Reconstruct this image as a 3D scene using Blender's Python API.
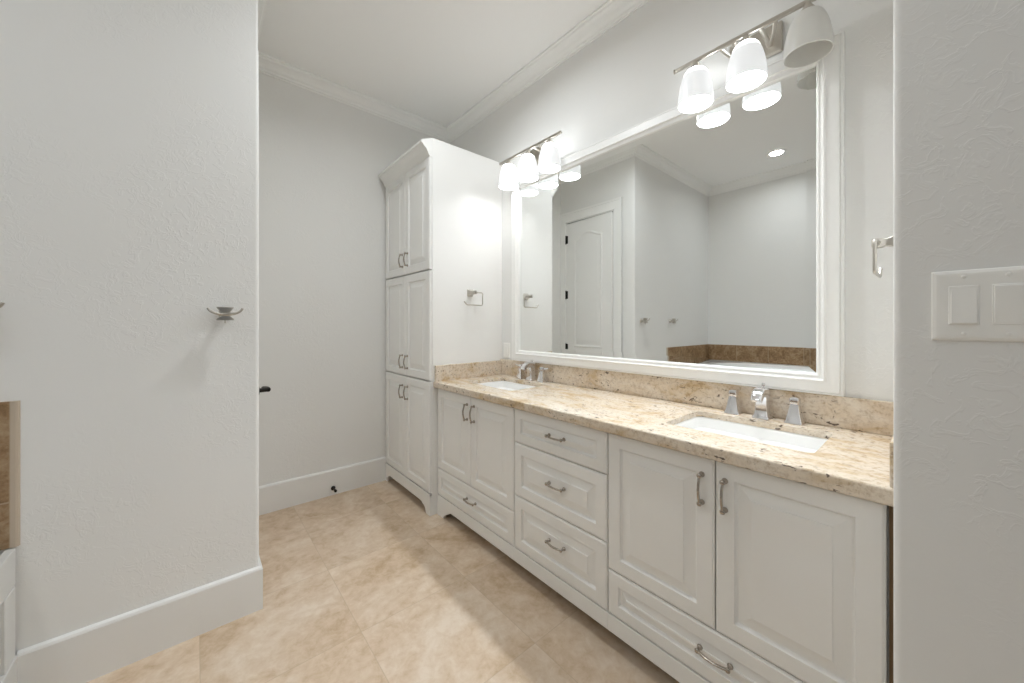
import bpy, bmesh, math, random
from mathutils import Vector, Matrix

for o in list(bpy.data.objects):
    bpy.data.objects.remove(o, do_unlink=True)
SC = bpy.context.scene
COL = SC.collection
PI = math.pi

# ------------------------------------------------------------------ camera, world, light, exposure
CAM_H = 1.27
cam_data = bpy.data.cameras.new('camera')
cam = bpy.data.objects.new('camera', cam_data)
COL.objects.link(cam)
cam.location = (0, 0, CAM_H)
cam.rotation_euler = (PI / 2, 0, -math.radians(40.716))
cam_data.sensor_fit = 'HORIZONTAL'
cam_data.sensor_width = 36.0
cam_data.lens = 368.34 / 1024 * 36.0
cam_data.shift_y = -16.3 / 1024
cam_data.clip_start = 0.02
SC.camera = cam

world = bpy.data.worlds.new('world')
SC.world = world
world.use_nodes = True
bg = world.node_tree.nodes['Background']
bg.inputs[0].default_value = (0.90, 0.96, 1.0, 1)
bg.inputs[1].default_value = 0.12

SC.view_settings.view_transform = 'Standard'
SC.view_settings.look = 'None'
SC.view_settings.gamma = 1.0
SC.view_settings.use_curve_mapping = False
SC.view_settings.exposure = 0.57
SC.cycles.max_bounces = 18
SC.cycles.diffuse_bounces = 14
SC.cycles.glossy_bounces = 8

BULB_W = (27.0, 3.5)        # each vanity bulb: bar nearer the switches, bar beside the linen cabinet
CAN_W = 2.6        # each recessed ceiling light

# ------------------------------------------------------------------ key dimensions (metres)
XW = 1.80           # vanity wall
YB = 2.977          # far wall
YL = 1.995          # wall with the robe hooks
XD = 0.215          # wall with the door
XT = -1.572         # wall behind the bathtub
XS = 1.0            # wall with the switch
YE = 0.058          # end wall of the vanity alcove
YR = -1.7           # open side of the room behind the camera
ZC = 3.05           # ceiling


# ------------------------------------------------------------------ materials
def mat(name, color, rough=0.5, metal=0.0, spec=0.5):
    m = bpy.data.materials.new(name)
    m.use_nodes = True
    b = m.node_tree.nodes['Principled BSDF']
    b.inputs['Base Color'].default_value = (*color, 1)
    b.inputs['Roughness'].default_value = rough
    b.inputs['Metallic'].default_value = metal
    b.inputs['Specular IOR Level'].default_value = spec
    return m


def nd(m, kind, **kw):
    n = m.node_tree.nodes.new(kind)
    for k, v in kw.items():
        setattr(n, k, v)
    return n


def lk(m, a, b):
    m.node_tree.links.new(a, b)


def ramp(m, fac, stops, interp='LINEAR'):
    r = nd(m, 'ShaderNodeValToRGB')
    r.color_ramp.interpolation = interp
    els = r.color_ramp.elements
    while len(els) > 1:
        els.remove(els[-1])
    els[0].position = stops[0][0]
    c = stops[0][1]
    els[0].color = (*c, 1) if len(c) == 3 else c
    for p, c in stops[1:]:
        e = els.new(p)
        e.color = (*c, 1) if len(c) == 3 else c
    lk(m, fac, r.inputs[0])
    return r.outputs[0]


def noise(m, vec, scale, detail=4, rough=0.5, dist=0.0):
    n = nd(m, 'ShaderNodeTexNoise')
    n.inputs['Scale'].default_value = scale
    n.inputs['Detail'].default_value = detail
    n.inputs['Roughness'].default_value = rough
    n.inputs['Distortion'].default_value = dist
    if vec is not None:
        lk(m, vec, n.inputs['Vector'])
    return n.outputs['Fac']


def position(m, scale=(1, 1, 1), rot=(0, 0, 0), loc=(0, 0, 0)):
    g = nd(m, 'ShaderNodeNewGeometry')
    mp = nd(m, 'ShaderNodeMapping')
    mp.inputs['Scale'].default_value = scale
    mp.inputs['Rotation'].default_value = rot
    mp.inputs['Location'].default_value = loc
    lk(m, g.outputs['Position'], mp.inputs['Vector'])
    return mp.outputs['Vector']


def mathn(m, op, a, b=None, clamp=False):
    n = nd(m, 'ShaderNodeMath', operation=op)
    n.use_clamp = clamp
    for i, v in enumerate((a, b)):
        if v is None:
            continue
        if isinstance(v, (int, float)):
            n.inputs[i].default_value = v
        else:
            lk(m, v, n.inputs[i])
    return n.outputs[0]


def mixc(m, fac, a, b, mode='MIX'):
    n = nd(m, 'ShaderNodeMix', data_type='RGBA', blend_type=mode)
    if isinstance(fac, (int, float)):
        n.inputs[0].default_value = fac
    else:
        lk(m, fac, n.inputs[0])
    for i, v in ((6, a), (7, b)):
        if isinstance(v, tuple):
            n.inputs[i].default_value = (*v, 1)
        else:
            lk(m, v, n.inputs[i])
    return n.outputs[2]


def bump(m, height, strength, dist):
    b = nd(m, 'ShaderNodeBump')
    b.inputs['Strength'].default_value = strength
    b.inputs['Distance'].default_value = dist
    lk(m, height, b.inputs['Height'])
    lk(m, b.outputs[0], m.node_tree.nodes['Principled BSDF'].inputs['Normal'])


def plaster(name, color):
    m = mat(name, color, 0.75, 0, 0.25)
    p = position(m)
    n1 = noise(m, p, 26, 3, 0.55, 1.2)
    n2 = noise(m, p, 2.4, 2, 0.5)
    ridge = ramp(m, n1, [(0.50, (0, 0, 0)), (0.56, (1, 1, 1)), (0.62, (0.35,) * 3), (0.8, (0.2,) * 3)])
    mask = ramp(m, n2, [(0.46, (0, 0, 0)), (0.62, (1, 1, 1))])
    h = mathn(m, 'MULTIPLY', ridge, mask)
    fine = noise(m, p, 120, 2, 0.5)
    h2 = mathn(m, 'ADD', h, mathn(m, 'MULTIPLY', fine, 0.15))
    bump(m, h2, 0.35, 0.0016)
    return m


M = {}
M['wall'] = plaster('painted_plaster', (0.80, 0.80, 0.785))
M['ceiling'] = mat('ceiling_paint', (0.90, 0.90, 0.89), 0.85, 0, 0.2)
M['trim'] = mat('white_trim_paint', (0.88, 0.88, 0.865), 0.38, 0, 0.5)
M['base'] = mat('baseboard_paint', (0.80, 0.80, 0.785), 0.42, 0, 0.4)
M['cabinet'] = mat('white_cabinet_lacquer', (0.83, 0.828, 0.81), 0.36, 0, 0.45)
M['dark_wood'] = mat('bare_brown_edge', (0.16, 0.10, 0.045), 0.7)
M['gap'] = mat('painted_recess_shade', (0.30, 0.27, 0.22), 0.8)  # toe kick colour darkened to stand for the shade in the recess
M['nickel'] = mat('brushed_nickel', (0.56, 0.53, 0.48), 0.28, 1.0)
M['chrome'] = mat('polished_chrome', (0.80, 0.79, 0.80), 0.13, 1.0)
M['pull'] = mat('satin_nickel_pull', (0.44, 0.40, 0.355), 0.24, 1.0)
M['black'] = mat('black_bronze', (0.018, 0.015, 0.012), 0.35, 0.6)
M['ceramic'] = mat('white_ceramic', (0.86, 0.86, 0.85), 0.08, 0, 0.6)
M['plastic'] = mat('white_switch_plastic', (0.90, 0.895, 0.865), 0.3, 0, 0.5)
M['mirror'] = mat('mirror_silver', (0.90, 0.915, 0.905), 0.0, 1.0)


def granite(name, along):
    # cream granite with gold clouds, grey veins along the run and small dark garnet specks
    m = mat(name, (0.6, 0.5, 0.4), 0.16, 0, 0.5)
    p = position(m, scale=along)
    clouds = noise(m, p, 5.5, 6, 0.62, 0.8)
    base = ramp(m, clouds, [(0.26, (0.44, 0.30, 0.155)), (0.38, (0.61, 0.49, 0.34)), (0.47, (0.69, 0.60, 0.49)), (0.66, (0.74, 0.68, 0.60))])
    grain = noise(m, position(m), 70, 4, 0.7)
    g = ramp(m, grain, [(0.32, (0.62, 0.52, 0.40)), (0.5, (0.97, 0.95, 0.92)), (0.66, (1.06, 1.04, 1.0))])
    c1 = mixc(m, 0.75, base, g, 'MULTIPLY')
    veins = noise(m, position(m, scale=(along[0] * 2.2, along[1] * 0.9, along[2] * 2.2)), 12, 5, 0.6, 0.6)
    vf = ramp(m, veins, [(0.60, (0, 0, 0)), (0.70, (0.45,) * 3)])
    c2 = mixc(m, vf, c1, (0.42, 0.30, 0.19))
    sp = noise(m, position(m, scale=(1.6, 0.75, 1.6)), 48, 3, 0.55, 0.5)
    where = noise(m, position(m), 5, 2, 0.5)
    spk = mathn(m, 'MULTIPLY', ramp(m, sp, [(0.62, (0, 0, 0)), (0.655, (1, 1, 1))]),
                ramp(m, where, [(0.47, (0, 0, 0)), (0.55, (1, 1, 1))]))
    c3 = mixc(m, mathn(m, 'MULTIPLY', spk, 0.9), c2, (0.085, 0.055, 0.04))
    lk(m, c3, m.node_tree.nodes['Principled BSDF'].inputs['Base Color'])
    return m


M['granite'] = granite('cream_gold_granite', (2.2, 0.8, 2.2))


def tiles(name, px, py, ox, oy, axis_u, axis_v, c_lo, c_mid, c_hi, grout, rough=0.42, tint=0.10, gw=0.0035, nscale=3.2):
    # square stone tiles: grid lines in two world axes, each tile slightly its own tone
    m = mat(name, c_mid, rough, 0, 0.4)
    g = nd(m, 'ShaderNodeNewGeometry')
    s = nd(m, 'ShaderNodeSeparateXYZ')
    lk(m, g.outputs['Position'], s.inputs[0])
    cells = []
    lines = []
    for ax, pitch, off in ((axis_u, px, ox), (axis_v, py, oy)):
        t = mathn(m, 'DIVIDE', mathn(m, 'SUBTRACT', s.outputs[ax], off), pitch)
        fl = mathn(m, 'FLOOR', t)
        fr = mathn(m, 'SUBTRACT', t, fl)
        d = mathn(m, 'MINIMUM', fr, mathn(m, 'SUBTRACT', 1.0, fr))
        lines.append(mathn(m, 'LESS_THAN', d, gw / 2 / pitch))
        cells.append(fl)
    line = mathn(m, 'MAXIMUM', lines[0], lines[1])
    cx = nd(m, 'ShaderNodeCombineXYZ')
    lk(m, cells[0], cx.inputs[0])
    lk(m, cells[1], cx.inputs[1])
    wn = nd(m, 'ShaderNodeTexWhiteNoise', noise_dimensions='3D')
    lk(m, cx.outputs[0], wn.inputs[0])
    # offset the stone figure per tile
    va = nd(m, 'ShaderNodeVectorMath', operation='MULTIPLY_ADD')
    lk(m, wn.outputs['Color'], va.inputs[0])
    va.inputs[1].default_value = (7, 7, 7)
    lk(m, g.outputs['Position'], va.inputs[2])
    n1 = noise(m, va.outputs[0], nscale, 8, 0.62, 0.7)
    n2 = noise(m, va.outputs[0], nscale * 6, 8, 0.70, 0.35)
    f = mathn(m, 'ADD', mathn(m, 'MULTIPLY', n1, 0.55), mathn(m, 'MULTIPLY', n2, 0.45))
    col = ramp(m, f, [(0.36, c_lo), (0.49, c_mid), (0.62, c_hi)])
    tone = mathn(m, 'ADD', 1.0 - tint / 2, mathn(m, 'MULTIPLY', wn.outputs['Value'], tint))
    tc = nd(m, 'ShaderNodeCombineColor')
    for i in range(3):
        lk(m, tone, tc.inputs[i])
    col = mixc(m, 1.0, col, tc.outputs[0], 'MULTIPLY')
    col = mixc(m, mathn(m, 'MULTIPLY', line, 0.6), col, grout)
    lk(m, col, m.node_tree.nodes['Principled BSDF'].inputs['Base Color'])
    bump(m, mathn(m, 'SUBTRACT', mathn(m, 'MULTIPLY', n2, 0.12), line), 0.25, 0.001)
    return m


M['floor'] = tiles('travertine_floor_tile', 0.508, 0.508, 0.014, 1.055, 0, 1,
                   (0.46, 0.325, 0.20), (0.61, 0.475, 0.345), (0.71, 0.60, 0.485), (0.48, 0.37, 0.26), 0.40)
M['tub_tile'] = tiles('brown_travertine_wall_tile', 0.335, 0.335, -0.4585, 0.69, 0, 2,
                      (0.15, 0.080, 0.032), (0.31, 0.195, 0.10), (0.46, 0.34, 0.215), (0.50, 0.41, 0.30), 0.4, 0.2, 0.005, 7.0)
M['tub_tile_side'] = tiles('brown_travertine_side_tile', 0.335, 0.335, 1.99, 0.69, 1, 2,
                           (0.15, 0.080, 0.032), (0.31, 0.195, 0.10), (0.46, 0.34, 0.215), (0.50, 0.41, 0.30), 0.4, 0.2, 0.005, 7.0)


M['tile_edge'] = mat('pale_tile_edge', (0.50, 0.42, 0.33), 0.4)
M['apron'] = mat('pale_grey_apron_paint', (0.62, 0.62, 0.60), 0.4)


def glow(name, color, strength, base=0.8):
    m = mat(name, (base, base, base), 0.35)
    b = m.node_tree.nodes['Principled BSDF']
    b.inputs['Emission Color'].default_value = (*color, 1)
    b.inputs['Emission Strength'].default_value = strength
    return m


M['shade_lit'] = glow('lit_opal_glass', (0.95, 0.978, 1.0), 0.6, 0.6)
_m = M['shade_lit']
_tc = nd(_m, 'ShaderNodeTexCoord')
_sx = nd(_m, 'ShaderNodeSeparateXYZ')
lk(_m, _tc.outputs['Object'], _sx.inputs[0])
_mr = nd(_m, 'ShaderNodeMapRange', interpolation_type='SMOOTHSTEP')
for _i, _v in ((1, -.075), (2, -.044), (3, .34), (4, 6.5)):
    _mr.inputs[_i].default_value = _v
lk(_m, _sx.outputs[2], _mr.inputs[0])
lk(_m, _mr.outputs[0], _m.node_tree.nodes['Principled BSDF'].inputs['Emission Strength'])
M['shade_inner'] = glow('lit_opal_glass_inside', (0.93, 0.97, 1.0), 3.0)
M['shade_off'] = mat('unlit_opal_glass', (0.82, 0.815, 0.79), 0.3, 0, 0.5)
_m = M['shade_off']
_tr = nd(_m, 'ShaderNodeBsdfTranslucent')
_tr.inputs[0].default_value = (0.9, 0.89, 0.87, 1)
_mx = nd(_m, 'ShaderNodeMixShader')
_mx.inputs[0].default_value = 0.2
lk(_m, _m.node_tree.nodes['Principled BSDF'].outputs[0], _mx.inputs[1])
lk(_m, _tr.outputs[0], _mx.inputs[2])
lk(_m, _mx.outputs[0], _m.node_tree.nodes['Material Output'].inputs[0])
M['bulb_lit'] = glow('lit_bulb', (1.0, 0.97, 0.93), 14.0)
M['bulb_off'] = mat('unlit_bulb', (0.8, 0.8, 0.78), 0.25)
M['can_lit'] = glow('lit_ceiling_lens', (1.0, 0.97, 0.93), 6.0)


# ------------------------------------------------------------------ mesh helpers
def new_bm():
    return bmesh.new()


def box(bm, x0, x1, y0, y1, z0, z1, bev=0.0, seg=1):
    t = bmesh.new()
    bmesh.ops.create_cube(t, size=1.0)
    for v in t.verts:
        v.co = Vector((x0 + (v.co.x + .5) * (x1 - x0), y0 + (v.co.y + .5) * (y1 - y0), z0 + (v.co.z + .5) * (z1 - z0)))
    if bev > 0:
        bmesh.ops.bevel(t, geom=t.edges[:], offset=bev, segments=seg, affect='EDGES', profile=0.5)
    merge(bm, t)


def merge(bm, t, mx=None):
    if mx is not None:
        bmesh.ops.transform(t, matrix=mx, verts=t.verts[:])
    me = bpy.data.meshes.new('tmp')
    t.to_mesh(me)
    t.free()
    bm.from_mesh(me)
    bpy.data.meshes.remove(me)


def loops_mesh(bm, loops, close_first=True, close_last=True, closed=True):
    """Skin successive vertex loops of equal length."""
    rows = [[bm.verts.new(p) for p in lp] for lp in loops]
    n = len(rows[0])
    for a, b in zip(rows, rows[1:]):
        for i in range(n if closed else n - 1):
            j = (i + 1) % n
            bm.faces.new((a[i], a[j], b[j], b[i]))
    if close_first:
        bm.faces.new(list(reversed(rows[0])))
    if close_last:
        bm.faces.new(rows[-1])
    return rows


def lathe(bm, prof, n=28, mx=None, cap0=True, cap1=True):
    t = bmesh.new()
    loops_mesh(t, [[(r * math.cos(2 * PI * i / n), r * math.sin(2 * PI * i / n), z) for i in range(n)] for r, z in prof], cap0, cap1)
    bmesh.ops.recalc_face_normals(t, faces=t.faces[:])
    merge(bm, t, mx)


def sq_loft(bm, prof, mx=None, rnd=0.18):
    """Loft of rounded squares: prof = [(half_x, half_y, z, (ox, oy))]."""
    t = bmesh.new()
    lps = []
    for hx, hy, z, *o in prof:
        ox, oy = o[0] if o else (0, 0)
        r = min(hx, hy) * rnd
        pts = []
        for cx, cy, a0 in ((hx - r, hy - r, 0), (-hx + r, hy - r, 90), (-hx + r, -hy + r, 180), (hx - r, -hy + r, 270)):
            for k in range(4):
                a = math.radians(a0 + 30 * k)
                pts.append((ox + cx + r * math.cos(a), oy + cy + r * math.sin(a), z))
        lps.append(pts)
    loops_mesh(t, lps)
    bmesh.ops.recalc_face_normals(t, faces=t.faces[:])
    merge(bm, t, mx)


def tube(bm, pts, r, n=10, flat=None, mx=None):
    """Tube along points; r a number or a list. flat=(a, b): elliptical section half-sizes along the frame normals."""
    t = bmesh.new()
    P = [Vector(p) for p in pts]
    R = r if isinstance(r, (list, tuple)) else [r] * len(P)
    tang = []
    for i in range(len(P)):
        a = P[max(0, i - 1)]
        b = P[min(len(P) - 1, i + 1)]
        tang.append((b - a).normalized())
    up = Vector((0, 0, 1))
    if abs(tang[0].dot(up)) > 0.9:
        up = Vector((0, 1, 0))
    u = tang[0].cross(up).normalized()
    lps = []
    for i, p in enumerate(P):
        u = (u - tang[i] * u.dot(tang[i])).normalized()
        v = tang[i].cross(u)
        fa, fb = (R[i], R[i]) if flat is None else (flat[0], flat[1])
        lps.append([tuple(p + u * (fa * math.cos(2 * PI * k / n)) + v * (fb * math.sin(2 * PI * k / n))) for k in range(n)])
    loops_mesh(t, lps)
    bmesh.ops.recalc_face_normals(t, faces=t.faces[:])
    merge(bm, t, mx)


def prism(bm, poly, plane, a0, a1, bev=0.0):
    """Extrude a 2-D polygon. plane 'yz' -> along x, 'xz' -> along y, 'xy' -> along z."""
    t = bmesh.new()
    f = {'yz': lambda p, a: (a, p[0], p[1]), 'xz': lambda p, a: (p[0], a, p[1]), 'xy': lambda p, a: (p[0], p[1], a)}[plane]
    loops_mesh(t, [[f(p, a0) for p in poly], [f(p, a1) for p in poly]])
    bmesh.ops.recalc_face_normals(t, faces=t.faces[:])
    if bev:
        bmesh.ops.bevel(t, geom=t.edges[:], offset=bev, segments=1, affect='EDGES')
    merge(bm, t)


def obj(name, bm, m, parent=None, smooth=False, world=True):
    """Link bm as one mesh object. With a parent, world=True means bm is in world space."""
    bm.normal_update()
    if parent is not None and world:
        off = parent_origin(parent)
        for v in bm.verts:
            v.co -= off
    me = bpy.data.meshes.new(name)
    bm.to_mesh(me)
    bm.free()
    me.materials.append(m)
    if smooth:
        for p in me.polygons:
            p.use_smooth = True
        try:
            me.set_sharp_from_angle(angle=math.radians(38))
        except Exception:
            pass
    o = bpy.data.objects.new(name, me)
    COL.objects.link(o)
    if parent is not None:
        o.parent = parent
    return o


def parent_origin(o):
    v = Vector((0, 0, 0))
    while o is not None:
        v += Vector(o.location)
        o = o.parent
    return v


def tag(o, label, cat, group=None):
    o['label'] = label
    o['category'] = cat
    if group:
        o['group'] = group
    return o


def thing(name, label, cat, loc, rotz=0.0, group=None):
    o = bpy.data.objects.new(name, None)
    o.empty_display_size = 0.05
    COL.objects.link(o)
    o.location = loc
    o.rotation_euler = (0, 0, rotz)
    return tag(o, label, cat, group)


def struct(name, bm, m, label=None, cat=None, smooth=False):
    o = obj(name, bm, m, None, smooth)
    o['kind'] = 'structure'
    o['label'] = label or name.replace('_', ' ')
    o['category'] = cat or name.split('_')[0]
    return o


def dup(root, loc, label=None, rotz=None):
    r = root.copy()
    COL.objects.link(r)
    r.location = loc
    if rotz is not None:
        r.rotation_euler = (0, 0, rotz)
    if label:
        r['label'] = label
    for ch in list(root.children):
        c = ch.copy()
        COL.objects.link(c)
        c.parent = r
        for g in list(ch.children):
            d = g.copy()
            COL.objects.link(d)
            d.parent = c
    return r


# ------------------------------------------------------------------ room shell
def wall_box(name, x0, x1, y0, y1, label, z0=0.0, z1=ZC, round_at=None, m='wall'):
    bm = new_bm()
    box(bm, x0, x1, y0, y1, z0, z1)
    if round_at:
        es = [e for e in bm.edges if all(abs(v.co.x - round_at[0]) < 1e-4 and abs(v.co.y - round_at[1]) < 1e-4 for v in e.verts)]
        bmesh.ops.bevel(bm, geom=es, offset=0.012, segments=4, affect='EDGES', profile=0.5)
    return struct(name, bm, M[m], label, 'wall', smooth=bool(round_at))


bm = new_bm()
box(bm, XT - .1, XW + .1, YR, YB + .1, -0.08, 0.0)
struct('floor', bm, M['floor'], 'beige travertine floor tiles laid in a square grid', 'floor')
bm = new_bm()
box(bm, XT - .1, XW + .1, YR, YB + .1, ZC, ZC + .08)
struct('ceiling', bm, M['ceiling'], 'flat white painted ceiling', 'ceiling')

wall_box('wall_vanity', XW, XW + .1, YE, YB + .1, 'off white textured wall behind the mirror and vanity')
wall_box('wall_far', XD, XW, YB, YB + .1, 'off white wall beside the tall cabinet')
wall_box('wall_hooks', XT - .1, XD, YL, YL + .1, 'off white textured wall holding the robe hooks', round_at=(XD, YL))
wall_box('wall_tub', XT - .1, XT, YR, YL, 'off white wall behind the bathtub')
wall_box('wall_end', XS, XW + .1, YE - .16, YE, 'off white short wall closing the vanity end', round_at=(XS, YE))
wall_box('wall_switch', XS, XS + .1, YR, YE - .16, 'off white wall with the light switches')

# door wall with its opening (opening Y 2.245..2.895, up to 2.48)
DY0, DY1, DZ = 2.235, 2.893, 2.482
bm = new_bm()
box(bm, XD - .1, XD, YL + .1, DY0, 0, ZC)
box(bm, XD - .1, XD, DY1, YB + .1, 0, ZC)
box(bm, XD - .1, XD, DY0, DY1, DZ, ZC)
struct('wall_door', bm, M['wall'], 'off white wall around the white panelled door', 'wall')
bm = new_bm()
box(bm, XD - .9, XD - .1, YL + .1, YL + .2, 0, ZC)
box(bm, XD - .9, XD - .1, YB, YB + .1, 0, ZC)
box(bm, XD - 1.0, XD - .9, YL + .1, YB + .1, 0, ZC)
struct('wall_closet', bm, M['wall'], 'closet walls behind the white door', 'wall')

# room outline, counter-clockwise; interior on the left of every edge
ROOM = [(XW, YE), (XW, YB), (XD, YB), (XD, YL), (XT, YL), (XT, YR), (XS, YR), (XS, YE)]


def sweep_edge(i, prof, trim0=None, trim1=None):
    """Moulding along room edge i with mitred ends. prof = [(out_from_wall, z)] closed."""
    n = len(ROOM)
    bm = new_bm()
    A, B = Vector(ROOM[i]), Vector(ROOM[(i + 1) % n])
    P, N = Vector(ROOM[i - 1]), Vector(ROOM[(i + 2) % n])
    d = (B - A).normalized()
    nrm = Vector((-d.y, d.x))

    def end(V, other_dir, sign):
        on = Vector((-other_dir.y, other_dir.x))
        m2 = (nrm + on)
        m2 = m2 / (1 + nrm.dot(on)) if abs(1 + nrm.dot(on)) > 1e-6 else nrm
        return lambda out: V + m2 * out
    eA = end(A, (A - P).normalized(), 1) if trim0 is None else (lambda out: A + d * trim0 + nrm * out)
    eB = end(B, (N - B).normalized(), 1) if trim1 is None else (lambda out: B - d * trim1 + nrm * out)
    l0 = [(*eA(o), z) for o, z in prof]
    l1 = [(*eB(o), z) for o, z in prof]
    loops_mesh(bm, [l0, l1])
    bmesh.ops.recalc_face_normals(bm, faces=bm.faces[:])
    return bm


CROWN = [(0, ZC - .085), (0, ZC), (.085, ZC), (.085, ZC - .010), (.076, ZC - .014), (.072, ZC - .022), (.058, ZC - .030), (.044, ZC - .042),
         (.034, ZC - .056), (.026, ZC - .062), (.022, ZC - .064), (.018, ZC - .074), (.008, ZC - .078), (.008, ZC - .085)]
for k, (i, nm) in enumerate(((0, 'above the mirror'), (1, 'on the far wall'), (2, 'over the white door'), (3, 'over the robe hooks'), (4, 'over the bathtub'), (6, 'over the light switches'), (7, 'on the short vanity end wall')), 1):
    struct('trim_%d' % k, sweep_edge(i, CROWN, None, 0.0 if i == 4 else None) if i != 6 else sweep_edge(i, CROWN, 0.0, None), M['trim'], 'white crown moulding ' + nm, 'crown moulding', smooth=False)

BASE = [(0, 0), (.016, 0), (.016, .178), (.012, .186), (.004, .190), (0, .190)]
struct('baseboard_far', sweep_edge(1, BASE, XW - 1.20, None), M['base'], 'white baseboard along the far wall', 'baseboard')
struct('baseboard_hooks', sweep_edge(3, BASE, None, -0.445 - XT), M['base'], 'white baseboard under the robe hooks', 'baseboard')
struct('baseboard_door', sweep_edge(2, BASE, YB - YL - (2.137 - YL), None), M['base'], 'short white baseboard return beside the door', 'baseboard')
struct('baseboard_switch', sweep_edge(6, BASE, 0.0, None), M['base'], 'white baseboard under the light switches', 'baseboard')

# door casing (flat stock with an outer band)
bm = new_bm()
CT = 0.017
for (y0, y1, z0, z1) in ((2.137, 2.137 + .098, 0, 2.482), (2.893, 2.893 + .084, 0, 2.482), (2.137, 2.977, 2.482, 2.595)):
    box(bm, XD, XD + CT - .004, y0, y1, z0, z1, .002)
box(bm, XD, XD + CT, 2.137, 2.160, 0, 2.595, .003)
box(bm, XD, XD + CT, 2.160, 2.977, 2.570, 2.595, .003)
box(bm, XD - .1, XD + .003, 2.235, 2.243, 0, 2.482)
box(bm, XD - .1, XD + .003, 2.885, 2.893, 0, 2.482)
box(bm, XD - .1, XD + .003, 2.235, 2.893, 2.474, 2.482)
struct('trim_8', bm, M['trim'], 'white casing around the panelled door', 'door casing')

# door leaf, hinged at the far jamb, standing barely open
def outline(y0, y1, z0, z1, ins, arch=0.0, n=14):
    y0, y1, z0, z1 = y0 + ins, y1 - ins, z0 + ins, z1 - ins
    pts = [(y0, z0), (y1, z0)]
    for k in range(n + 1):
        t = k / n
        y = y1 + (y0 - y1) * t
        s = (1 - math.cos(2 * PI * t)) / 2
        pts.append((y, z1 - arch * (1 - s)))
    return pts


HINGE = (XD + .004, 2.884)
door = bpy.data.objects.new('door_1', None)
COL.objects.link(door)
door.location = (HINGE[0], HINGE[1], 0)
door.rotation_euler = (0, 0, math.radians(2.4))
tag(door, 'white arched panel door standing barely open', 'door')
door['kind'] = 'structure'
W, H = 0.635, 2.46
bm = new_bm()
box(bm, -.035, 0, -W, 0, .012, H, .0015)
obj('leaf', bm, M['trim'], door, world=False)
bm = new_bm()
for (z0, z1, ar) in ((1.02, 2.33, .06), (.22, .90, 0.0)):
    y0, y1 = -W + .115, -.115
    lps = []
    for ins, dx in ((0, 0), (.006, .006), (.016, .006), (.026, .001), (.036, .001), (.075, .0055), (.085, .006)):
        lps.append([(dx, y, z) for y, z in outline(y0, y1, z0, z1, ins, ar)])
    loops_mesh(bm, lps, False, True)
bmesh.ops.recalc_face_normals(bm, faces=bm.faces[:])
obj('raised_panel', bm, M['trim'], door, world=False)
for z in (2.277, 1.627, 1.005, .30):
    bm = new_bm()
    tube(bm, [(.006, .004, z - .05), (.006, .004, z + .05)], .008, 10)
    box(bm, -.002, .003, -.022, .004, z - .045, z + .045)
    obj('hinge', bm, M['black'], door, world=False)
bm = new_bm()
mx = Matrix.Translation((0, -W + .065, .930)) @ Matrix.Rotation(PI / 2, 4, 'Y')
lathe(bm, [(.030, 0), (.030, .006), (.022, .010), (.011, .012), (.011, .048), (.012, .056)], 24, mx)
tube(bm, [(.050, -W + .065, .930), (.052, -W + .10, .931), (.050, -W + .14, .929), (.046, -W + .18, .926)], [.0125, .0115, .010, .008], 10)
o = obj('lever_handle', bm, M['black'], door, True, world=False)
o['label'] = 'black bronze lever handle'
bm = new_bm()
box(bm, -.029, -.003, -W - .0015, -W + .001, .898, .956)
box(bm, -.022, -.010, -W - .008, -W, .918, .938, .001)
o = obj('latch_plate', bm, M['black'], door, world=False)
o['label'] = 'black latch plate on the door edge'

# brown tile band around the bathtub
bm = new_bm()
box(bm, XT, -.4585, YL - .010, YL, .54, 1.02, .001)
struct('wall_tile_band', bm, M['tub_tile'], 'brown travertine tile band under the robe hooks', 'tile')
bm = new_bm()
prism(bm, [(-.4585, YL), (-.4585, YL - .010), (-.448, YL - .010), (-.4425, YL - .007), (-.440, YL - .002), (-.440, YL)], 'xy', .54, 1.02)
struct('trim_9', bm, M['tile_edge'], 'pale rounded edge of the brown tile band', 'tile edge')
bm = new_bm()
box(bm, XT, XT + .010, YR + .7, YL - .010, .54, 1.02, .002)
struct('wall_tile_side', bm, M['tub_tile_side'], 'brown travertine tile band along the bathtub wall', 'tile')

# ------------------------------------------------------------------ bathtub surround
tub = thing('bathtub', 'white panelled bathtub set against the brown tile band', 'bathtub', (-1.0, .85, 0))
TX0, TX1, TY0, TY1, TZ = XT + .011, -.447, -.35, YL - .012, .538
bm = new_bm()
# apron: frame-and-panel front facing the room
box(bm, TX1 - .022, TX1 - .008, TY0, TY1, 0, TZ)
box(bm, TX1 - .010, TX1, TY0, TY1, TZ - .12, TZ, .002)
box(bm, TX1 - .010, TX1 + .004, TY0, TY1, 0, .185, .003)
for k in range(5):
    y = TY1 - .09 - k * (TY1 - TY0 - .09) / 4
    box(bm, TX1 - .010, TX1, y, y + .09, .18, TZ - .125, .002)
obj('apron', bm, M['apron'], tub)
bm = new_bm()
cx, cy, hx, hy = (TX0 + TX1) / 2, (TY0 + TY1) / 2, (TX1 - .024 - TX0) / 2, (TY1 - TY0) / 2
cx -= .012


def sup(hx, hy, z, e=5.0, n=48):
    pts = []
    for i in range(n):
        a = 2 * PI * i / n
        c, s = math.cos(a), math.sin(a)
        k = (abs(c) ** e + abs(s) ** e) ** (-1 / e)
        pts.append((cx + hx * c * k, cy + hy * s * k, z))
    return pts


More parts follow.
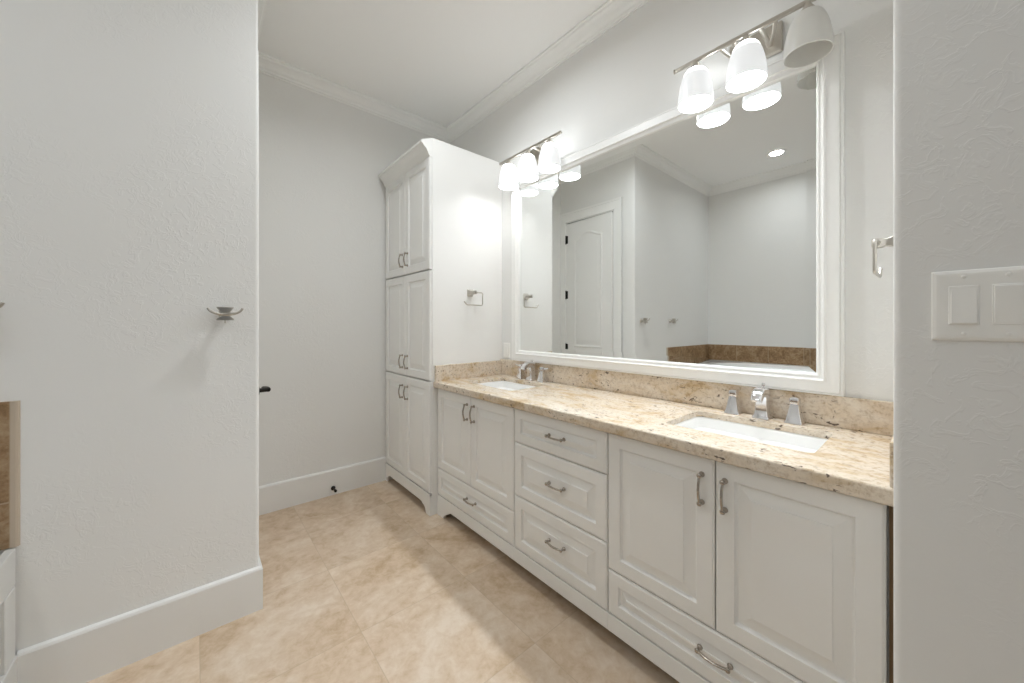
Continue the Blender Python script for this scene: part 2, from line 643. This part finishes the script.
loops_mesh(bm, [sup(hx, hy, TZ - .03, 40), sup(hx, hy, TZ, 40), sup(hx - .10, hy - .12, TZ, 7), sup(hx - .10, hy - .12, TZ + .02, 5), sup(hx - .17, hy - .19, TZ + .02, 4),
                sup(hx - .20, hy - .22, TZ - .05, 4), sup(hx - .27, hy - .32, .16, 3.4), sup(hx - .36, hy - .42, .13, 3)], True, True)
bmesh.ops.recalc_face_normals(bm, faces=bm.faces[:])
obj('tub_basin', bm, M['ceramic'], tub, True)

# ------------------------------------------------------------------ cabinet parts
def raised_front(bm, y0, y1, z0, z1, xf, t=.019, frame=.053, slope=.034):
    """A raised-panel front facing -X with its face at xf."""
    def rect(ins, dx):
        return [(xf + dx, y0 + ins, z0 + ins), (xf + dx, y1 - ins, z0 + ins), (xf + dx, y1 - ins, z1 - ins), (xf + dx, y0 + ins, z1 - ins)]
    w = min(y1 - y0, z1 - z0)
    fr = min(frame, w * .28)
    sl = min(slope, w * .14)
    prof = [(0, t), (0, .0055), (.0015, .0035), (.004, .0025), (.0055, .0006), (.008, 0), (fr, 0), (fr + .0015, .004), (fr + .003, .0075), (fr + .0065, .0105), (fr + .0085, .0108),
            (fr + .0085 + sl, .0030), (fr + .0090 + sl, .0008), (fr + .0110 + sl, .0003)]
    t_ = bmesh.new()
    loops_mesh(t_, [rect(i, d) for i, d in prof])
    bmesh.ops.recalc_face_normals(t_, faces=t_.faces[:])
    merge(bm, t_)


def pull_mesh():
    """Bow pull, long along local Z, standing off towards -X."""
    bm = new_bm()
    L = .0445
    for s in (-1, 1):
        mx = Matrix.Translation((0, 0, s * L)) @ Matrix.Rotation(-PI / 2, 4, 'Y')
        lathe(bm, [(.0088, 0), (.0088, .003), (.0066, .006), (.0052, .010), (.0052, .017), (.0072, .020), (.0078, .023), (.0060, .026), (.0015, .027)], 16, mx)
    pts = []
    for k in range(13):
        t = -1 + 2 * k / 12
        pts.append((-.020 - .010 * (1 - t * t), 0, t * L))
    tube(bm, pts, 0, 10, flat=(.0052, .0038))
    me = bpy.data.meshes.new('handle')
    bm.to_mesh(me)
    bm.free()
    me.materials.append(M['pull'])
    for p in me.polygons:
        p.use_smooth = True
    return me


PULL = pull_mesh()


def add_pull(parent, x, y, z, horizontal=False):
    o = bpy.data.objects.new('handle', PULL)
    COL.objects.link(o)
    o.parent = parent
    o.location = Vector((x, y, z)) - parent_origin(parent)
    if horizontal:
        o.rotation_euler = (PI / 2, 0, 0)
    o['label'] = 'satin nickel bow pull'
    return o


def front(kind, root, y0, y1, z0, z1, xf, pull, horizontal=False, **kw):
    bm = new_bm()
    raised_front(bm, y0, y1, z0, z1, xf, **kw)
    d = obj(kind, bm, M['cabinet'], root)
    add_pull(d, xf, pull[0], pull[1], horizontal)
    return d


# ------------------------------------------------------------------ tall linen cabinet
CY0, CY1, CXF, CXD, CTOP = 2.21, 2.962, 1.20, 1.18, 2.522
tall = thing('linen_cabinet', 'tall white linen cabinet with three pairs of doors standing in the far corner', 'cabinet', (1.5, 2.586, 0))
bm = new_bm()
box(bm, CXF, XW, CY0, CY0 + .02, .0, CTOP, .001)              # near side panel
box(bm, CXF, XW, CY1 - .02, CY1, .0, CTOP, .001)
box(bm, CXF, XW, CY0 + .02, CY1 - .02, CTOP - .02, CTOP)
box(bm, XW - .02, XW, CY0 + .02, CY1 - .02, .10, CTOP - .02)
box(bm, CXF + .012, XW - .02, CY0 + .02, CY1 - .02, .10, .14)
for z in (.895, 1.641):
    box(bm, CXF + .016, XW - .02, CY0 + .02, CY1 - .02, z - .012, z + .012)
box(bm, CXF + .016, CXF + .036, 2.565, 2.605, .14, CTOP - .02)        # centre stile
obj('case', bm, M['cabinet'], tall)
for (z0, z1, hz) in ((1.645, 2.398, 1.752), (.899, 1.637, 1.000), (.150, .891, .776)):
    front('door', tall, CY0 + .004, 2.5835, z0, z1, CXD, (2.543, hz))
    front('door', tall, 2.5875, CY1 - .002, z0, z1, CXD, (2.629, hz))
bm = new_bm()
prof = [(CXF, 2.395), (1.184, 2.395), (1.178, 2.400), (1.174, 2.406), (1.168, 2.418), (1.156, 2.438), (1.142, 2.452), (1.134, 2.458), (1.130, 2.466), (1.120, 2.470), (1.120, 2.486), (CXF, 2.521)]
prism(bm, prof, 'xz', CY0, CY1)
obj('crown', bm, M['cabinet'], tall)
bm = new_bm()
foot = [(CY0, 0), (2.262, 0), (2.270, .010), (2.276, .030), (2.296, .046), (2.318, .050), (2.330, .060), (2.345, .062), (2.875, .062), (2.892, .056), (2.905, .046), (2.922, .038), (2.930, 0), (CY1, 0), (CY1, .146), (CY0, .146)]
prism(bm, foot, 'yz', CXD + .002, CXF, .0008)
box(bm, CXD - .002, CXF, CY0, CY1, .128, .146, .003)
obj('base_valance', bm, M['cabinet'], tall)

# ------------------------------------------------------------------ vanity units
VX, VC = 1.235, 1.255          # door face, case face
VTOP = .852
VG = 'units of the white double sink vanity'


def valance_poly(y0, y1, foot0, foot1):
    p = []
    if foot0:
        p += [(y0, 0), (y0 + .080, 0), (y0 + .088, .018), (y0 + .105, .034), (y0 + .128, .042), (y0 + .150, .058), (y0 + .175, .068)]
    else:
        p += [(y0, .068)]
    if foot1:
        p += [(y1 - .175, .068), (y1 - .150, .058), (y1 - .128, .042), (y1 - .105, .034), (y1 - .088, .018), (y1 - .080, 0), (y1, 0)]
    else:
        p += [(y1, .068)]
    p += [(y1, .134), (y0, .134)]
    return p


def vanity_unit(name, label, y0, y1, foot0=False, foot1=False):
    u = thing(name, label, 'cabinet', ((VC + XW) / 2, (y0 + y1) / 2, 0))
    bm = new_bm()
    CF = VC + .016
    box(bm, CF, XW - .002, y0, y0 + .018, .09, VTOP)
    box(bm, CF, XW - .002, y1 - .018, y1, .09, VTOP)
    box(bm, CF, XW - .002, y0 + .018, y1 - .018, .09, .108)
    box(bm, XW - .012, XW - .002, y0 + .018, y1 - .018, .108, VTOP)
    box(bm, CF, CF + .018, y0 + .018, y1 - .018, VTOP - .03, VTOP)
    obj('case', bm, M['cabinet'], u)
    bm = new_bm()
    prism(bm, valance_poly(y0, y1, foot0, foot1), 'yz', VX, VC, .0008)
    obj('base_valance', bm, M['cabinet'], u)
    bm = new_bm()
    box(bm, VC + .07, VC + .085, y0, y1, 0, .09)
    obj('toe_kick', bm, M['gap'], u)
    return u


FY0, FY1 = 1.4205, 2.207
u = vanity_unit('vanity_cabinet', 'white sink cabinet with two doors and a low drawer beside the tall linen cabinet', FY0, FY1, False, True)
front('door', u, 1.815, 2.203, .3165, .849, VX, (1.846, .751))
front('door', u, 1.4225, 1.811, .3165, .849, VX, (1.774, .751))
front('drawer', u, 1.4225, 2.203, .138, .3125, VX, (1.803, .233), True)

MY0, MY1 = .8585, 1.4195
u = vanity_unit('drawer_cabinet', 'white middle vanity cabinet with three stacked drawers', MY0, MY1)
front('drawer', u, .8605, 1.4175, .6775, .849, VX, (1.127, .765), True)
front('drawer', u, .8605, 1.4175, .4085, .6735, VX, (1.127, .546), True)
front('drawer', u, .8605, 1.4175, .138, .4045, VX, (1.127, .283), True)

NY0, NY1 = .079, .8575
u = vanity_unit('vanity_cabinet', 'white sink cabinet with two large doors at the switch end of the vanity', NY0, NY1, True, False)
front('door', u, .4625, .8555, .3125, .849, VX, (.499, .747))
front('door', u, .083, .4585, .3125, .849, VX, (.431, .747))
front('drawer', u, .083, .8555, .138, .3085, VX, (.461, .232), True)
bm = new_bm()
box(bm, VC, VC + .015, YE + .001, NY0, 0, VTOP)
o = obj('filler_strip', bm, M['dark_wood'], u)
o['label'] = 'bare brown filler strip in the gap at the wall'

# ------------------------------------------------------------------ granite worktop with two cut-outs
GX0, GX1, GY0, GY1, GZ0, GZ1 = 1.208, XW - .001, YE + .001, CY0 - .001, .853, .895
SINKS = (.466, 1.825)
SX0, SX1, SHY = 1.365, 1.672, .226


def rrect(x0, x1, y0, y1, r, n=5):
    pts = []
    for cx_, cy_, a0 in ((x1 - r, y1 - r, 0), (x0 + r, y1 - r, 90), (x0 + r, y0 + r, 180), (x1 - r, y0 + r, 270)):
        for k in range(n + 1):
            a = math.radians(a0 + 90 * k / n)
            pts.append((cx_ + r * math.cos(a), cy_ + r * math.sin(a)))
    return pts


ctop = thing('countertop', 'cream granite vanity countertop with upstands on three sides', 'countertop', (1.5, 1.13, GZ0))
bm = new_bm()
loops = [[(GX0, GY0), (GX1, GY0), (GX1, GY1), (GX0, GY1)]] + [rrect(SX0, SX1, s - SHY, s + SHY, .022) for s in SINKS]
edges = []
for lp in loops:
    vs = [bm.verts.new((x, y, GZ1)) for x, y in lp]
    for a, b in zip(vs, vs[1:] + vs[:1]):
        edges.append(bm.edges.new((a, b)))
bmesh.ops.triangle_fill(bm, use_beauty=True, use_dissolve=False, edges=edges)
ret = bmesh.ops.extrude_face_region(bm, geom=bm.faces[:])
for v in [g for g in ret['geom'] if isinstance(g, bmesh.types.BMVert)]:
    v.co.z = GZ1 - .022
bmesh.ops.recalc_face_normals(bm, faces=bm.faces[:])
es = [e for e in bm.edges if all(abs(v.co.x - GX0) < 1e-4 and abs(v.co.z - GZ1) < 1e-4 for v in e.verts)]
bmesh.ops.bevel(bm, geom=es, offset=.007, segments=3, affect='EDGES', profile=.5)
t = bmesh.new()
pf = [(GX0, GZ1 - .022), (GX0 + .045, GZ1 - .022), (GX0 + .045, GZ0), (GX0 + .006, GZ0), (GX0 + .002, GZ0 + .0018), (GX0, GZ0 + .006)]
loops_mesh(t, [[(x, GY0, z) for x, z in pf], [(x, GY1, z) for x, z in pf]])
bmesh.ops.recalc_face_normals(t, faces=t.faces[:])
merge(bm, t)
obj('slab', bm, M['granite'], ctop)
bm = new_bm()
box(bm, 1.780, XW - .001, GY0, GY1, GZ1, 1.010, .002)
obj('backsplash', bm, M['granite'], ctop)
bm = new_bm()
box(bm, 1.216, 1.780, GY1 - .020, GY1, GZ1, 1.000, .002)
obj('side_splash', bm, M['granite'], ctop)
bm = new_bm()
box(bm, 1.216, 1.780, GY0, GY0 + .017, GZ1, 1.000, .002)
obj('side_splash', bm, M['granite'], ctop)

# ------------------------------------------------------------------ sinks (undermount, rectangular)
sink = thing('sink', 'white rectangular undermount sink nearer the light switches', 'sink', ((SX0 + SX1) / 2, SINKS[0], GZ1 - .022), 0, 'white undermount vanity sinks')
bm = new_bm()
hx, hy = (SX1 - SX0) / 2, SHY


def rl(ix, iy, z, r, ox=0):
    return [(x + ox, y, z) for x, y in rrect(-hx + ix, hx - ix, -hy + iy, hy - iy, r, 5)]


loops_mesh(bm, [rl(-.012, -.012, -.145, .03), rl(-.022, -.022, -.010, .03), rl(-.022, -.022, -.0005, .03), rl(-.004, -.004, -.0005, .024), rl(.002, .002, -.006, .024), rl(.006, .008, -.045, .028), rl(.020, .024, -.052, .03),
                rl(.030, .040, -.105, .04), rl(.055, .075, -.128, .05), rl(.12, .17, -.134, .03)], True, True)
bmesh.ops.recalc_face_normals(bm, faces=bm.faces[:])
obj('basin', bm, M['ceramic'], sink, True, world=False)
bm = new_bm()
lathe(bm, [(.001, -.1335), (.020, -.1335), (.022, -.1315), (.018, -.130), (.012, -.131), (.011, -.126), (.002, -.124)], 20)
obj('drain', bm, M['chrome'], sink, True, world=False)
dup(sink, ((SX0 + SX1) / 2, SINKS[1], GZ1 - .022), 'white rectangular undermount sink beside the tall linen cabinet')

# ------------------------------------------------------------------ faucets (widespread, square flared)
FX = 1.738
fau = thing('faucet', 'chrome three piece faucet at the sink nearer the light switches', 'faucet', (FX, .468, GZ1), 0, 'chrome widespread faucets')
bm = new_bm()
sq_loft(bm, [(.026, .026, 0), (.026, .026, .005), (.021, .021, .012), (.0185, .0185, .030), (.018, .0175, .055), (.0195, .0175, .075, (-.001, 0)), (.021, .0175, .090, (-.003, 0)), (.018, .016, .100, (-.003, 0)), (.010, .010, .104, (-.003, 0))])
# arching hood of the spout
t = bmesh.new()
path = [(.012, .084, .020, .018), (-.012, .092, .019, .017), (-.034, .093, .017, .015), (-.050, .087, .0165, .013), (-.060, .078, .016, .011), (-.066, .067, .0155, .009)]
lps = []
for k, (x, z, hw, hh) in enumerate(path):
    x2, z2 = path[min(k + 1, len(path) - 1)][:2]
    x1, z1 = path[max(k - 1, 0)][:2]
    tx, tz = x2 - x1, z2 - z1
    l = math.hypot(tx, tz)
    nx, nz = -tz / l, tx / l
    if nz < 0:
        nx, nz = -nx, -nz
    ring = []
    for a, b in ((-1, -.7), (-.8, -1), (.8, -1), (1, -.7), (1, .7), (.75, 1), (-.75, 1), (-1, .7)):
        ring.append((x + nx * hh * b, a * hw, z + nz * hh * b))
    lps.append(ring)
loops_mesh(t, lps)
bmesh.ops.recalc_face_normals(t, faces=t.faces[:])
merge(bm, t)
obj('spout', bm, M['chrome'], fau, True, world=False)
bm = new_bm()
tube(bm, [(.009, 0, .060), (.009, 0, .112)], .0022, 8)
lathe(bm, [(.002, .110), (.0055, .113), (.006, .118), (.0035, .123)], 12, Matrix.Translation((.009, 0, 0)))
obj('lift_rod', bm, M['chrome'], fau, True, world=False)
for s in (-1, 1):
    bm = new_bm()
    mx = Matrix.Translation((0, s * .092, 0))
    sq_loft(bm, [(.025, .025, 0), (.025, .025, .005), (.0215, .0215, .012), (.0165, .0165, .036), (.0125, .0125, .060), (.0120, .0120, .063)], mx)
    h = obj('handle', bm, M['chrome'], fau, True, world=False)
    bm = new_bm()
    sq_loft(bm, [(.0095, .0095, .062), (.0135, .0135, .066), (.0140, .0140, .076), (.0125, .0125, .084), (.006, .006, .087)], mx, .35)
    obj('cap', bm, M['chrome'], h, True, world=False)
    bm = new_bm()
    tube(bm, [(0, 0, .076), (0, .010, .076), (.003, .030, .078), (.004, .052, .083)], [.0065, .0060, .0045, .004], 8)
    lv = obj('lever', bm, M['chrome'], h, True, world=False)
    lv.location = (0, s * .092, 0)
    lv.rotation_euler = (0, 0, 0 if s > 0 else PI)
fau.scale = (1.15, 1.15, 1.15)
dup(fau, (FX, SINKS[1] - .006, GZ1), 'chrome three piece faucet at the sink beside the tall linen cabinet')
for h in fau.children:                          # the levers at the nearer sink are turned towards the wall
    for lv in h.children:
        if lv.name.startswith('lever'):
            lv.rotation_euler = (0, 0, math.radians(-75))

# ------------------------------------------------------------------ framed mirror
mir = thing('mirror', 'large white framed mirror hanging on the granite upstand above the vanity', 'mirror', (XW, 1.14, 1.012))
FRY0, FRY1, FRZ0, FRZ1 = .226, 2.058, 1.0125, 2.330
GLY0, GLY1, GLZ0, GLZ1 = .304, 1.977, 1.089, 2.252
MX = 1.777


def frect(ins_out, x):
    """Rectangle between outer (0) and inner (1) frame edge."""
    t_ = ins_out
    return [(x, FRY0 + (GLY0 - FRY0) * t_, FRZ0 + (GLZ0 - FRZ0) * t_), (x, FRY1 + (GLY1 - FRY1) * t_, FRZ0 + (GLZ0 - FRZ0) * t_),
            (x, FRY1 + (GLY1 - FRY1) * t_, FRZ1 + (GLZ1 - FRZ1) * t_), (x, FRY0 + (GLY0 - FRY0) * t_, FRZ1 + (GLZ1 - FRZ1) * t_)]


bm = new_bm()
loops_mesh(bm, [frect(0, XW - .0005), frect(0, 1.768), frect(.03, 1.765), frect(.08, 1.765), frect(.11, 1.769), frect(.14, 1.762), frect(.60, 1.760), frect(.64, 1.756), frect(.70, 1.755), frect(.735, 1.762),
                frect(.86, 1.766), frect(.89, 1.763), frect(.96, 1.765), frect(1.0, 1.772), frect(1.0, MX + .006)], False, False)
bmesh.ops.recalc_face_normals(bm, faces=bm.faces[:])
obj('frame', bm, M['trim'], mir)
bm = new_bm()
BV = .030


def grect(ins, x):
    return [(x, GLY0 + ins, GLZ0 + ins), (x, GLY1 - ins, GLZ0 + ins), (x, GLY1 - ins, GLZ1 - ins), (x, GLY0 + ins, GLZ1 - ins)]


loops_mesh(bm, [grect(-.004, MX + .006), grect(-.004, MX + .0014), grect(BV, MX)], True, True)
bmesh.ops.recalc_face_normals(bm, faces=bm.faces[:])
obj('glass', bm, M['mirror'], mir)

# ------------------------------------------------------------------ vanity light bars
LX, LZ = 1.680, 2.440


def shade_mesh():
    bm = new_bm()
    prof = [(.016, -.036), (.028, -.039), (.039, -.047), (.048, -.060), (.056, -.080), (.063, -.106), (.068, -.136), (.0708, -.165), (.0715, -.192),
            (.0685, -.192), (.0678, -.165), (.065, -.136), (.060, -.106), (.053, -.082), (.045, -.064), (.036, -.052), (.026, -.044), (.012, -.041)]
    lathe(bm, prof, 40, None, True, True)
    return bm


def light_bar(yc, label, lit, watts):
    L = thing('vanity_light', label, 'light fixture', (LX, yc, LZ), 0, 'three shade light bars over the mirror')
    bm = new_bm()
    box(bm, -.006, .006, -.288, .288, -.009, .009, .003)
    for s in (-1, 1):
        lathe(bm, [(.004, 0), (.010, .002), (.010, .006), (.003, .009)], 12, Matrix.Translation((0, s * .287, 0)) @ Matrix.Rotation(-s * PI / 2, 4, 'X'))
    obj('bar', bm, M['nickel'], L, True, world=False)
    bm = new_bm()
    box(bm, XW - LX - .018, XW - LX - .0005, -.097, .097, -.066, .056, .004)
    obj('backplate', bm, M['nickel'], L, world=False)
    for s in (-1, 1):
        bm = new_bm()
        tube(bm, [(XW - LX - .018, s * .055, -.030), (.055, s * .052, -.012), (.0, s * .048, 0)], .0, 8, flat=(.010, .004))
        tube(bm, [(XW - LX - .018, s * .055, -.030), (.055, s * .082, -.016), (.0, s * .100, 0)], .0, 8, flat=(.008, .004))
        obj('bracket', bm, M['nickel'], L, True, world=False)
    for k, on in zip((1, 0, -1), lit):
        y = k * .197
        bm = new_bm()
        lathe(bm, [(.010, -.006), (.012, -.014), (.026, -.036), (.025, -.042), (.010, -.044)], 20, Matrix.Translation((0, y, 0)))
        obj('shade_holder', bm, M['nickel'], L, True, world=False)
        bm = shade_mesh()
        bmesh.ops.translate(bm, vec=(0, y, 0), verts=bm.verts[:])
        s = obj('shade', bm, M['shade_lit'] if on else M['shade_off'], L, True, world=False)
        s['label'] = 'glowing white glass shade' if on else 'unlit white glass shade'
        if on:
            s.data.materials.append(M['shade_inner'])
            for p in s.data.polygons:
                rr = math.hypot(p.center.x, p.center.y - y)
                if p.normal.x * p.center.x + p.normal.y * (p.center.y - y) < 0 and rr > .02:
                    p.material_index = 1
        bm = new_bm()
        lathe(bm, [(.010, -.050), (.013, -.062), (.024, -.082), (.030, -.105), (.028, -.122), (.016, -.136), (.003, -.140)], 20, Matrix.Translation((0, y, 0)))
        obj('bulb', bm, M['bulb_lit'] if on else M['bulb_off'], s, True, world=False)
        if on:
            ld = bpy.data.lights.new('bulb_light', 'SPOT')
            ld.energy = watts * (.12 if yc > 1 and k == 1 else 1)
            ld.spot_size = math.radians(112)
            ld.spot_blend = 1.0
            ld.color = (0.90, 0.955, 1.0)
            ld.shadow_soft_size = .035
            lo = bpy.data.objects.new('bulb_light', ld)
            COL.objects.link(lo)
            lo.parent = L
            lo.location = (0, y, -.168)
            lo.rotation_euler = (0, math.radians(33), 0)
    return L


light_bar(.509, 'nickel light bar with one dark shade, over the mirror nearer the light switches', (True, True, False), BULB_W[0])
light_bar(1.790, 'nickel light bar with three glowing shades beside the tall linen cabinet', (True, True, True), BULB_W[1])

# ------------------------------------------------------------------ towel rings
ring = thing('towel_ring', 'nickel towel ring on the side of the tall linen cabinet', 'towel ring', (1.503, CY0 + .003, 1.503), 0, 'nickel open square towel rings')
bm = new_bm()
mx = Matrix.Rotation(PI / 2, 4, 'X')           # local +Z of the loft points to -Y (out of the cabinet)
sq_loft(bm, [(.026, .026, 0), (.026, .026, .004), (.022, .022, .008), (.012, .012, .034), (.010, .010, .044), (.013, .013, .050), (.013, .013, .068), (.009, .009, .072)], mx)
obj('post', bm, M['nickel'], ring, True, world=False)
bm = new_bm()


def arc(cx_, cz_, r, a0, a1, n=5):
    return [(cx_ + r * math.cos(math.radians(a0 + (a1 - a0) * k / n)), -.060, cz_ + r * math.sin(math.radians(a0 + (a1 - a0) * k / n))) for k in range(n + 1)]


pts = [(-.004, -.060, 0)] + arc(.058, -.012, .012, 90, 0) + arc(.058, -.078, .012, 0, -90) + arc(-.062, -.078, .012, -90, -150) + [(-.088, -.060, -.066)]
tube(bm, pts, .0046, 10)
tube(bm, [(.010, -.060, 0), (.024, -.060, 0)], [.0085, .0065], 12)
obj('ring', bm, M['nickel'], ring, True, world=False)
r2 = dup(ring, (1.500, YE, 1.507), 'nickel towel ring sticking out from behind the wall corner above the light switches', PI)

# ------------------------------------------------------------------ robe hooks
hook = thing('robe_hook', 'nickel double robe hook on the textured wall beside the door', 'robe hook', (.096, YL, 1.318), 0, 'nickel double robe hooks')
bm = new_bm()
mx = Matrix.Rotation(PI / 2, 4, 'X')
sq_loft(bm, [(.020, .020, 0), (.020, .020, .004), (.016, .016, .009), (.009, .009, .028), (.009, .009, .046)], mx)
sq_loft(bm, [(.029, .009, .027), (.027, .010, .023), (.014, .010, .006), (.010, .009, -.001), (.014, .011, -.009), (.028, .011, -.021), (.030, .010, -.027)],
        Matrix.Translation((0, -.050, 0)))
tube(bm, [(0, -.050, -.022), (0, -.050, -.040)], .0025, 8)
obj('post', bm, M['nickel'], hook, True, world=False)
for s in (-1, 1):
    bm = new_bm()
    pts = []
    for k in range(9):
        t = k / 8
        pts.append((s * .057 * math.sin(t * 1.45) / math.sin(1.45), -.058 - .006 * t, -.004 + .031 * (1 - math.cos(t * 1.45))))
    tube(bm, pts, [.0055] * 6 + [.005, .0045, .0045], 10)
    obj('prong', bm, M['nickel'], hook, True, world=False)
dup(hook, (-.517, YL, 1.318), 'nickel double robe hook on the textured wall above the brown tile band')

# ------------------------------------------------------------------ switch plate and outlet plate
sw = thing('light_switch', 'white double rocker light switch plate on the wall beside the vanity', 'light switch', (XS, -.0495, 1.304))
bm = new_bm()
hw, hh = .0595, .0605


def prect(ins, dx, hw=hw, hh=hh):
    return [(x_, y_, z_) for x_, y_, z_ in ((-dx, -hw + ins, -hh + ins), (-dx, hw - ins, -hh + ins), (-dx, hw - ins, hh - ins), (-dx, -hw + ins, hh - ins))]


loops_mesh(bm, [prect(0, 0), prect(0, .0025), prect(.0015, .0045), prect(.006, .006), prect(.010, .0063)])
bmesh.ops.recalc_face_normals(bm, faces=bm.faces[:])
obj('plate', bm, M['plastic'], sw, world=False)
for yc, tilt in ((.023, 1), (-.023, -1)):
    bm = new_bm()
    a, b = (.0115, .0070) if tilt > 0 else (.0075, .0095)
    # bezel and tilted paddle
    box(bm, -.0072, -.004, yc - .0170, yc + .0170, -.0335, .0335, .001)
    z0, z1, y0, y1 = -.031, .031, yc - .0145, yc + .0145
    t = bmesh.new()
    loops_mesh(t, [[(-.005, y0, z0), (-.005, y1, z0), (-.005, y1, z1), (-.005, y0, z1)],
                   [(-a, y0, z0), (-a, y1, z0), (-b, y1, z1), (-b, y0, z1)]])
    bmesh.ops.recalc_face_normals(t, faces=t.faces[:])
    bmesh.ops.bevel(t, geom=t.edges[:], offset=.0008, segments=1, affect='EDGES')
    merge(bm, t)
    r = obj('rocker', bm, M['plastic'], sw, world=False)
    for z in (-.0485, .0485):
        bm = new_bm()
        lathe(bm, [(.0032, 0), (.0032, .0010), (.0020, .0016), (.0006, .0017)], 12, Matrix.Translation((-.0062, yc, z)) @ Matrix.Rotation(-PI / 2, 4, 'Y'))
        obj('screw', bm, M['plastic'], sw, True, world=False)

outl = thing('outlet_plate', 'white outlet cover plate between the mirror and the tall linen cabinet', 'outlet', (XW, 2.150, 1.078))
bm = new_bm()
loops_mesh(bm, [prect(0, 0, .036, .058), prect(0, .0025, .036, .058), prect(.0015, .0045, .036, .058), prect(.006, .006, .036, .058)])
bmesh.ops.recalc_face_normals(bm, faces=bm.faces[:])
obj('plate', bm, M['plastic'], outl, world=False)
bm = new_bm()
box(bm, -.0085, -.004, -.0165, .0165, -.0335, .0335, .001)
obj('receptacle', bm, M['plastic'], outl, world=False)

# ------------------------------------------------------------------ door stop on the far baseboard
stop = thing('door_stop', 'small black door stop on the far baseboard', 'door stop', (.783, YB - .016, .052))
bm = new_bm()
mx = Matrix.Rotation(PI / 2, 4, 'X')
lathe(bm, [(.016, 0), (.016, .004), (.009, .010), (.0055, .014), (.0055, .052), (.006, .054)], 16, mx)
obj('stem', bm, M['black'], stop, True, world=False)
bm = new_bm()
lathe(bm, [(.006, .052), (.010, .055), (.010, .068), (.007, .072)], 16, mx)
obj('rubber_tip', bm, M['black'], stop, True, world=False)

# ------------------------------------------------------------------ recessed ceiling lights
can = thing('recessed_light', 'round recessed ceiling light over the bathtub', 'ceiling light', (-.99, 1.10, ZC), 0, 'recessed ceiling lights')
bm = new_bm()
lathe(bm, [(.062, -.001), (.064, -.006), (.085, -.006), (.088, -.001)], 36, None, False, False)
obj('trim_ring', bm, M['trim'], can, True, world=False)
bm = new_bm()
lathe(bm, [(.063, -.002), (.050, -.0045), (.02, -.005)], 36, None, False, True)
obj('lens', bm, M['can_lit'], can, True, world=False)
dup(can, (-.99, .05, ZC), 'round recessed ceiling light over the bathtub end away from the robe hooks')
dup(can, (.15, -.6, ZC), 'added unseen round recessed fill light over the floor by the switches')  # added out of view for soft overall brightness
dup(can, (.90, 1.55, ZC), 'added unseen round recessed fill light over the middle of the tiled floor')  # added out of view to brighten the far end of the room
for (x, y, k) in ((-.99, 1.10, 1.2), (-.99, .05, 1), (.15, -.6, .25), (.90, 1.55, 3.0)):  # the last two entries are the added fill lights
    ld = bpy.data.lights.new('can_light', 'AREA')
    ld.shape = 'DISK'
    ld.size = .115
    ld.energy = CAN_W * k
    ld.color = (0.92, 0.965, 1.0)
    ld.spread = math.radians(160)
    lo = bpy.data.objects.new('can_light', ld)
    COL.objects.link(lo)
    lo.location = (x, y, ZC - .008)

# ------------------------------------------------------------------ added unseen bowl light, brightens the room off the ceiling
bowl = thing('added_bowl_light', 'added unseen opal bowl fill light hanging from the ceiling over the room entry', 'ceiling light', (.05, -.25, ZC))
bm = new_bm()
lathe(bm, [(.010, 0), (.065, 0), (.066, -.010), (.050, -.022), (.012, -.028)], 32)
obj('canopy', bm, M['nickel'], bowl, True, world=False)
bm = new_bm()
for k in range(3):
    a = 2 * PI * k / 3
    tube(bm, [(.045 * math.cos(a), .045 * math.sin(a), -.015), (.12 * math.cos(a), .12 * math.sin(a), -.16), (.172 * math.cos(a), .172 * math.sin(a), -.275)], .004, 8)
obj('hanger', bm, M['nickel'], bowl, True, world=False)
bm = new_bm()
lathe(bm, [(.180, -.270), (.175, -.300), (.150, -.340), (.105, -.372), (.050, -.388), (.002, -.392), (.002, -.386), (.049, -.382), (.102, -.366), (.146, -.335), (.170, -.298), (.175, -.270)], 40, None, True, False)
b = obj('added_glass_bowl', bm, glow('added_bowl_glow', (0.95, 0.978, 1.0), 1.0, 0.7), bowl, True, world=False)
ld = bpy.data.lights.new('bowl_fill', 'SPOT')
ld.energy = 78.0
ld.color = (0.95, 0.98, 1.0)
ld.spot_size = math.radians(150)
ld.spot_blend = 1.0
ld.shadow_soft_size = .05
lo = bpy.data.objects.new('bowl_fill', ld)
COL.objects.link(lo)
lo.location = (.05, -.25, ZC - .30)
lo.rotation_euler = (PI, 0, 0)
